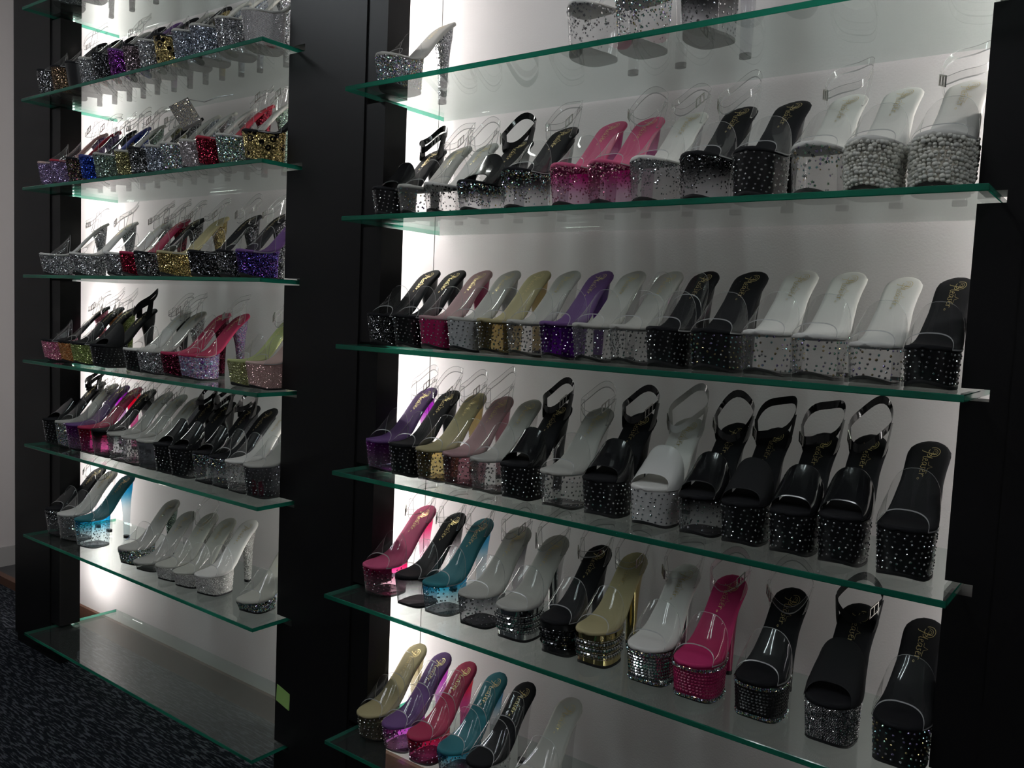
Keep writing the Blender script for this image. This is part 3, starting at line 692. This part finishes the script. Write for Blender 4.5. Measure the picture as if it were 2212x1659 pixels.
# ------------------------------------------------------------------ what stands where: (x, angle) and the look of each shoe, left to right
A = 'clear+ankle'; MU = 'clear'; BP = 'patent+ankle'
RB = "right bay's %s shelf"; LB = "left bay's %s shelf"
DATA = [
 (RB % 'top', zR[0], .035, .062, [
  (-.2903, 8, 'glit', 'silver', 'grey', MU, 'ab', 'iridescent rhinestone-covered clear-band mule'),
  (.1937, 8, 'stars', 'clear', 'white', MU, 'silver', 'clear platform mule with silver stars'),
  (.2933, 8, 'dip', 'clear', 'white', MU, 'ab', 'clear platform mule with iridescent confetti'),
  (.4147, 8, 'rib', 'black', 'black', MU, 'crystal', 'black ribbed platform mule with crystals')]),
 (RB % 'second', zR[1], .035, .068, [
  (-.288, 2, 'studs', 'black', 'black', BP, 'crystal', 'black studded sandal with black ankle strap'),
  (-.2115, 2, 'rib', 'clear', 'grey', A, 'ab', 'clear ribbed sandal with iridescent studs'),
  (-.136, 2, 'stars', 'clear', 'white', A, 'blacksilver', 'clear platform sandal with silver stars'),
  (-.048, 2, 'dip', 'black', 'black', BP, 'ab', 'black glitter sandal with black patent band'),
  (.0632, 2, 'dip', 'black', 'black', A, 'ab', 'black glitter sandal with clear straps'),
  (.1752, 2, 'dip', 'bluepink', 'pink', MU, 'pink', 'hot pink ombre mule with pink footbed'),
  (.2565, 2, 'dip', 'bluepink', 'pink', A, 'pink', 'hot pink ombre sandal with clear ankle strap'),
  (.3418, 2, 'dip', 'frost', 'white', A, 'crystal', 'frosted white rhinestone sandal'),
  (.4351, 2, 'dip', 'black', 'black', A, 'blacksilver', 'black-to-clear rhinestone sandal'),
  (.5253, 2, 'studs', 'black', 'black', MU, 'crystal', 'black ribbed crystal-dotted mule'),
  (.6189, 2, 'stars', 'clear', 'white', A, 'ab', 'clear sandal with sparse iridescent stars'),
  (.7005, 2, 'pearl', '', 'white', MU, 'pearl', 'pearl-covered mule with white footbed'),
  (.7915, 2, 'pearl', '', 'white', A, 'pearl', 'pearl-covered sandal with clear ankle loop')]),
 (RB % 'third', zR[2], .035, .060, [
  (-.289, 2, 'mesh', 'black', 'black', MU, 'blacksilver', 'black mule covered in fine rhinestone mesh'),
  (-.2135, 2, 'studs', 'black', 'black', MU, 'crystal', 'black studded clear-band mule'),
  (-.138, 2, 'studs', 'fuchsia', 'rose', MU, 'crystal', 'fuchsia studded mule'),
  (-.0625, 2, 'studs', 'silvergrey', 'grey', MU, 'crystal', 'silver-white studded mule'),
  (.013, 2, 'clearstud', 'gold', 'tan', MU, 'crystal', 'gold-tinted studded mule with tan footbed'),
  (.088, 2, 'clearstud', 'clear', 'grey', MU, 'crystal', 'clear studded mule with grey footbed'),
  (.163, 2, 'clearstud', 'violet', 'purple', MU, 'crystal', 'purple studded mule'),
  (.238, 2, 'clearstud', 'clear', 'grey', MU, 'crystal', 'clear studded mule with grey footbed'),
  (.3125, 2, 'clearstud', 'clear', 'grey', 'clear+two', 'crystal', 'clear studded mule with two clear bands'),
  (.3868, 2, 'studs', 'black', 'black', 'clear+two', 'crystal', 'black studded mule with two clear bands'),
  (.4725, 2, 'studs', 'black', 'black', MU, 'ab', 'black mule with iridescent studs'),
  (.559, 2, 'rib', 'clear', 'white', MU, 'ab', 'clear ribbed mule with white footbed'),
  (.6394, 2, 'rib', 'clear', 'white', MU, 'ab', 'clear ribbed mule with white footbed'),
  (.7229, 2, 'rib', 'clear', 'white', MU, 'ab', 'clear ribbed mule with white footbed'),
  (.7992, 2, 'studs', 'black', 'black', MU, 'crystal', 'black studded mule with gold script')]),
 (RB % 'fourth', zR[3], .037, .068, [
  (-.288, 1, 'ombrestud', 'purple', 'purple', A, 'crystal', 'purple ombre studded sandal'),
  (-.213, 0, 'studs', 'black', 'black', A, 'crystal', 'black studded sandal with clear straps'),
  (-.138, 0, 'clearstud', 'gold', 'tan', A, 'crystal', 'gold-brown studded sandal with tan footbed'),
  (-.063, 0, 'clearstud', 'rose', 'rose', A, 'crystal', 'dusty rose studded sandal'),
  (.0125, 0, 'clearstud', 'clear', 'grey', MU, 'crystal', 'clear studded mule with grey footbed'),
  (.0885, 0, 'studs', 'black', 'black', BP, 'crystal', 'black patent studded sandal'),
  (.1868, 0, 'clearstud', 'clear', 'grey', A, 'crystal', 'clear studded sandal with grey footbed'),
  (.2774, 0, 'studs', 'black', 'black', BP, 'crystal', 'black patent studded sandal'),
  (.3769, 0, 'studs', 'white', 'white', 'whitep+ankle', 'crystal', 'white patent studded sandal'),
  (.4645, 0, 'rib', 'black', 'black', BP, 'crystal', 'black patent sandal with chrome-dark studded platform'),
  (.5407, 0, 'studs', 'black', 'black', 'matte+ankle', 'crystal', 'matte black studded sandal'),
  (.6212, 0, 'studs', 'black', 'black', BP, 'crystal', 'black patent studded sandal'),
  (.6974, 0, 'studs', 'black', 'black', BP, 'crystal', 'glossy black studded sandal with ankle strap'),
  (.7862, 0, 'studs', 'black', 'black', 'clear+tall', 'crystal', 'black studded mule with clear band')]),
 (RB % 'fifth', zR[4], .040, .066, [
  (-.288, 2, 'ombrestud', 'pink', 'pink', A, 'crystal', 'hot pink ombre sandal with pink footbed'),
  (-.1845, 0, 'ombre', 'black', 'black', A, None, 'black-to-clear ombre sandal'),
  (-.1083, 0, 'ombrestud', 'teal', 'teal', A, 'crystal', 'teal ombre studded sandal'),
  (-.0073, 0, 'ombrestud', 'smoke', 'grey', A, 'crystal', 'smoky grey ombre sandal'),
  (.0919, 0, 'rows', 'chrome', 'grey', A, 'crystal', 'chrome sandal with crystal rows'),
  (.1973, 0, 'rows', 'black', 'black', A, 'blacksilver', 'black sandal with dark crystal rows'),
  (.2751, 0, 'rows', 'gold', 'tan', A, 'crystal', 'gold sandal with crystal rows'),
  (.387, 0, 'pyr', 'chrome', 'white', A, 'ab', 'silver pyramid-studded sandal'),
  (.4774, 0, 'pyr', 'fuchsia', 'fuchsia', 'pinkclear+ankle', 'ab', 'fuchsia pyramid-studded sandal'),
  (.5858, 0, 'pyr', 'black', 'black', A, 'ab', 'black pyramid-studded sandal'),
  (.7, 0, 'mesh', 'black', 'black', 'matte+ankle+tall', 'crystal', 'black suede sandal with silver rhinestone platform'),
  (.8004, 0, 'studs', 'black', 'black', 'clear+tall', 'ab', 'black mule with iridescent studs')]),
 (RB % 'bottom', zR[5], .040, .062, [
  (-.2895, 0, 'ombrestud', 'olive', 'tan', 'clear+two', 'crystal', 'tan mule with two clear bands'),
  (-.211, 0, 'ombrestud', 'magenta', 'purple', 'clear+two', 'crystal', 'purple mule with magenta platform'),
  (-.135, 0, 'ombrestud', 'redpink', 'crimson', 'clear+two', 'crystal', 'crimson mule with red tinted platform'),
  (-.0471, 0, 'ombrestud', 'teal', 'teal', 'clear+two', 'crystal', 'teal mule with blue tinted platform'),
  (.0291, 0, 'ombrestud', 'clear', 'black', 'clear+two', 'crystal', 'black-footbed mule with clear heel'),
  (.1443, 0, 'ombre', 'clear', 'grey', 'clear', None, 'grey mule with clear heel')]),
 (LB % 'top', zL[0], .03, .06, [
  (-1.74, 15, 'glit', 'silver', 'grey', A, 'silver', 'silver glitter sandal'),
  (-1.60, 10, 'glit', 'blacksilver', 'black', A, 'blacksilver', 'black and silver glitter sandal'),
  (-1.47, 10, 'glit', 'silverblue', 'grey', A, 'silverblue', 'pale silver glitter sandal'),
  (-1.35, 10, 'glit', 'silver', 'grey', A, 'silver', 'silver glitter sandal')]),
 (LB % 'second', zL[1], .022, .06, [
  (-1.8059, 30, 'glit', 'blacksilver', 'black', A, 'blacksilver', 'dark silver glitter sandal'),
  (-1.7125, 25, 'glit', 'brown', 'black', MU, 'brown', 'bronze glitter mule'),
  (-1.623, 22, 'solid', 'black', 'black', MU, None, 'plain black platform mule'),
  (-1.5408, 22, 'glit', 'silver', 'grey', A, 'silver', 'silver stone-covered sandal'),
  (-1.4586, 22, 'glit', 'black', 'black', MU, 'blacksilver', 'black glitter mule'),
  (-1.3761, 22, 'glit', 'purple', 'purple', MU, 'purple', 'purple glitter mule'),
  (-1.294, 22, 'glit', 'mauve', 'black', MU, 'mauve', 'mauve-brown glitter mule'),
  (-1.2118, 22, 'glit', 'silver', 'grey', MU, 'silver', 'chunky silver stone mule'),
  (-1.1296, 22, 'leopard', '', 'black', MU, None, 'gold leopard glitter mule'),
  (-1.0474, 22, 'glit', 'silverblue', 'grey', MU, 'silverblue', 'blue-silver glitter mule'),
  (-.9653, 22, 'glit', 'silverblue', 'grey', MU, 'silverblue', 'blue-silver glitter mule'),
  (-.8591, 22, 'glit', 'silver', 'grey', MU, 'silver', 'bright silver stone mule'),
  (-.7516, 22, 'mesh', 'silvergrey', 'grey', MU, 'silverpink', 'pale pink-silver rhinestone mule')]),
 (LB % 'third', zL[2], .022, .06, [
  (-1.7997, 30, 'glit', 'lilac', 'palepink', A, 'lilac', 'lilac glitter sandal with pale pink footbed'),
  (-1.7126, 26, 'glit', 'lilac', 'red', A, 'lilac', 'violet glitter sandal with red footbed'),
  (-1.6176, 17, 'glit', 'multi', 'black', A, 'multi', 'dark multicolour glitter sandal'),
  (-1.5287, 17, 'glit', 'blue', 'blue', A, 'blue', 'royal blue glitter sandal'),
  (-1.449, 17, 'glit', 'green', 'grey', A, 'green', 'greenish silver glitter sandal'),
  (-1.3323, 17, 'glit', 'yellow', 'grey', A, 'yellow', 'yellow-gold glitter sandal'),
  (-1.2527, 17, 'glit', 'blacksilver', 'black', MU, 'blacksilver', 'black and silver glitter mule'),
  (-1.173, 17, 'glit', 'silverblue', 'grey', MU, 'silverblue', 'blue-silver glitter mule'),
  (-1.0933, 17, 'glit', 'silver', 'grey', MU, 'ab', 'iridescent silver glitter mule'),
  (-1.0056, 17, 'glit', 'silverpink', 'grey', MU, 'silverpink', 'rosy silver glitter mule'),
  (-.9259, 17, 'glit', 'red', 'red', A, 'red', 'dark red glitter sandal'),
  (-.8462, 17, 'glit', 'green', 'grey', A, 'ab', 'rainbow silver glitter sandal'),
  (-.7374, 17, 'leopard', '', 'black', A, None, 'gold leopard glitter sandal')]),
 (LB % 'fourth', zL[3], .022, .058, [
  (-1.7863, 21, 'glit', 'silver', 'white', A, 'silver', 'silver stone sandal with white footbed'),
  (-1.5811, 8, 'gem', 'silver', 'white', A, 'silver', 'silver sandal with large gems'),
  (-1.3883, 8, 'gem', 'silver', 'white', A, 'silver', 'silver sandal with large gems'),
  (-1.2947, 8, 'glit', 'red', 'crimson', A, 'red', 'red glitter sandal'),
  (-1.2177, 8, 'glit', 'blacksilver', 'black', A, 'blacksilver', 'black-silver glitter sandal'),
  (-1.1042, 8, 'glit', 'gold', 'tan', A, 'gold', 'gold glitter sandal with tan footbed'),
  (-.9593, 8, 'glit', 'black', 'black', A, 'black', 'black glitter sandal'),
  (-.8347, 8, 'glit', 'blacksilver', 'black', A, 'blacksilver', 'black-silver glitter sandal'),
  (-.7518, 8, 'glit', 'purpleblue', 'purple', A, 'purpleblue', 'purple-blue stone sandal with purple footbed')]),
 (LB % 'fifth', zL[4], .025, .06, [
  (-1.7827, 19, 'glit', 'pink', 'black', A, 'pink', 'hot pink glitter sandal with black footbed'),
  (-1.6667, 4, 'glit', 'orange', 'black', A, 'orange', 'orange glitter sandal with black footbed'),
  (-1.5837, 4, 'glit', 'lime', 'black', A, 'lime', 'green glitter sandal with black footbed'),
  (-1.4703, 4, 'studs', 'black', 'black', 'matte+ankle', 'silver', 'black suede strappy sandal with silver-dotted platform'),
  (-1.2803, 4, 'studs', 'black', 'white', A, 'crystal', 'black studded sandal with pale footbed'),
  (-1.1988, 4, 'glit', 'silver', 'grey', A, 'silver', 'silver glitter sandal with grey footbed'),
  (-1.086, 4, 'glit', 'burgundy', 'crimson', 'clear+two', 'burgundy', 'burgundy glitter mule with crimson footbed'),
  (-.9989, 4, 'gem', 'gems', 'crimson', A, 'gems', 'pink and purple gem sandal, crimson footbed'),
  (-.78, 4, 'glit', 'limegold', 'lime', A, 'limegold', 'lime-gold glitter sandal'),
  (-.7036, 4, 'mesh', 'palepink', 'palepink', A, 'palepink', 'pale pink glitter sandal')]),
 (LB % 'sixth', zL[5], .028, .07, [
  (-1.7675, 0, 'studs', 'black', 'black', BP, 'crystal', 'black studded patent sandal'),
  (-1.689, 0, 'glit', 'silver', 'grey', A, 'ab', 'holographic silver glitter sandal'),
  (-1.614, 0, 'ombrestud', 'purple', 'purple', A, 'crystal', 'magenta ombre studded sandal'),
  (-1.538, 0, 'ombrestud', 'redpink', 'crimson', A, 'crystal', 'crimson ombre sandal'),
  (-1.460, 0, 'ombre', 'black', 'black', A, None, 'black-to-clear ombre sandal'),
  (-1.3632, 0, 'clearstud', 'clear', 'grey', A, 'crystal', 'clear studded sandal with grey footbed'),
  (-1.2852, 0, 'clearstud', 'clear', 'grey', A, 'crystal', 'clear studded sandal with grey footbed'),
  (-1.2052, 0, 'ombre', 'grey', 'grey', MU, None, 'smoky grey platform mule'),
  (-1.1209, 0, 'studs', 'black', 'black', BP, 'crystal', 'black studded patent sandal'),
  (-1.0447, 0, 'studs', 'black', 'black', BP, 'crystal', 'black studded patent sandal'),
  (-.9344, 0, 'dip', 'smoke', 'black', BP, 'ab', 'smoky glitter sandal with black straps'),
  (-.8582, 0, 'dip', 'smoke', 'black', MU, 'ab', 'smoky gold-glitter mule with black footbed'),
  (-.782, 0, 'clearstud', 'clear', 'white', MU, 'crystal', 'clear studded mule with white footbed'),
  (-.7058, 0, 'clearstud', 'ink', 'grey', MU, 'crystal', 'black crystal-dotted mule with red lipsticks inside')]),
 (LB % 'seventh', zL[6], .03, .062, [
  (-1.757, -5, 'dip', 'smoke', 'black', A, 'crystal', 'smoky glitter sandal with black footbed'),
  (-1.668, -8, 'dip', 'clear', 'white', A, 'crystal', 'clear sandal with silver confetti'),
  (-1.5593, -8, 'ombrestud', 'teal', 'teal', MU, 'crystal', 'teal ombre studded mule'),
  (-1.3045, -8, 'glit', 'green', 'grey', MU, 'ab', 'green-silver glitter mule'),
  (-1.215, -8, 'ombre', 'clear', 'grey', MU, None, 'low clear mule with grey footbed'),
  (-1.0938, -8, 'glit', 'white', 'mint', A, 'white', 'white glitter sandal'),
  (-1.0086, -8, 'glit', 'white', 'mint', MU, 'white', 'small white glitter mule'),
  (-.9119, -8, 'glit', 'white', 'white', MU, 'white', 'white glitter mule with curved heel'),
  (-.7246, -8, 'glit', 'black', 'mint', MU, 'ab', 'black iridescent mule with grey footbed')]),
]
STONES['pearl'] = [(.74, .72, .65), (.80, .78, .70), (.66, .65, .60)]
stone_mat('stones_pearl', STONES['pearl'], .15, .0)
SOLID['palepink'] = ((.55, .34, .32), .4)
PHS = {(RB % 'top'): [.070, .088, .088, .085], (RB % 'second'): [.064, .064, .064, .064] + [.080] * 9, (RB % 'third'): [.070] * 11 + [.072, .070, .062, .062], (RB % 'fourth'): [.074] * 12 + [.080, .080], (RB % 'fifth'): [.074] * 12, (RB % 'bottom'): [.068] * 6,
       (LB % 'second'): [.088] * 13, (LB % 'third'): [.08] * 13, (LB % 'fourth'): [.07] * 9, (LB % 'fifth'): [.07] * 10, (LB % 'sixth'): [.088] * 14, (LB % 'seventh'): [.094, .094, .096, .055, .034, .05, .05, .062, .038]}
for where, z, ty, ph, rows in DATA:
    for i, (x, ang, kind, col, foot, upper, st, desc) in enumerate(rows):
        low = PHS[where][i] if where in PHS else ph
        t = shoe((low, .101 if z in zR[2:] else H7, kind, col, foot, upper, st), (x, ty + (R.random() - .5) * .006, z + GT + .0002), ang + (R.random() - .5) * .8, desc, i, len(rows), where, min([1.07] + [abs(rows[j][0] - x) * math.cos(math.radians(ang)) / .079 for j in (i - 1, i + 1) if 0 <= j < len(rows)]))
        if 'lipsticks' in desc:
            for dx, c in ((-.012, (.45, .02, .05)), (.016, (.7, .05, .12))):
                b = MB(); b.tube([(dx, .040, .006), (dx, .036, .030)], .006, 10); b.tube([(dx, .036, .030), (dx, .034, .044)], .0045, 10)
                obj('lipstick', b.mesh('lipstick', [pbr('lipstick_%d' % (c[0] * 100), c, .3)]), t)

# rhinestone purse with a chain, propped on the shoes of the left bay
t = empty('clutch_purse', (-1.062, .075, 1.5715 + GT)); tag(t, 'small rhinestone-covered purse with thin chain propped among glitter shoes', 'purse')
M_purse = pbr('purse_cloth', (.2, .19, .19), .5)
b = MB(); Mx = Matrix.Translation((0, 0, .160)) @ Matrix.Rotation(math.radians(52), 4, 'Z') @ Matrix.Rotation(math.radians(-32), 4, 'Y') @ Matrix.Rotation(math.radians(-18), 4, 'X')
def tb(b, x0, x1, y0, y1, z0, z1):
    k = len(b.v); b.box(x0, x1, y0, y1, z0, z1)
    for i in range(k, len(b.v)): b.v[i] = tuple(Mx @ Vector(b.v[i]))
tb(b, -.028, .028, -.008, .008, -.036, .036); obj('body', b.mesh('body', [M_purse]), t)
b = MB()
for i in range(15):
    for j in range(19): chip(b, Mx @ Vector((-.0262 + i * .00374, -.0082, -.034 + j * .00378)), (Mx.to_3x3() @ Vector((0, -1, 0))), .0018, .3)
o = obj('rhinestones', b.mesh('rhinestones', [stone_mat('stones_purse', [(.7, .6, .4), (.5, .48, .48), (.8, .72, .5)])]), t); o['kind'] = 'stuff'
b = MB(); b.tube([tuple(Mx @ Vector((.026, 0, .034))), (.07, .01, .186), (.115, .02, .196), (.17, .03, .198)], .0011, 6); obj('chain', b.mesh('chain', [M_chrome]), t)
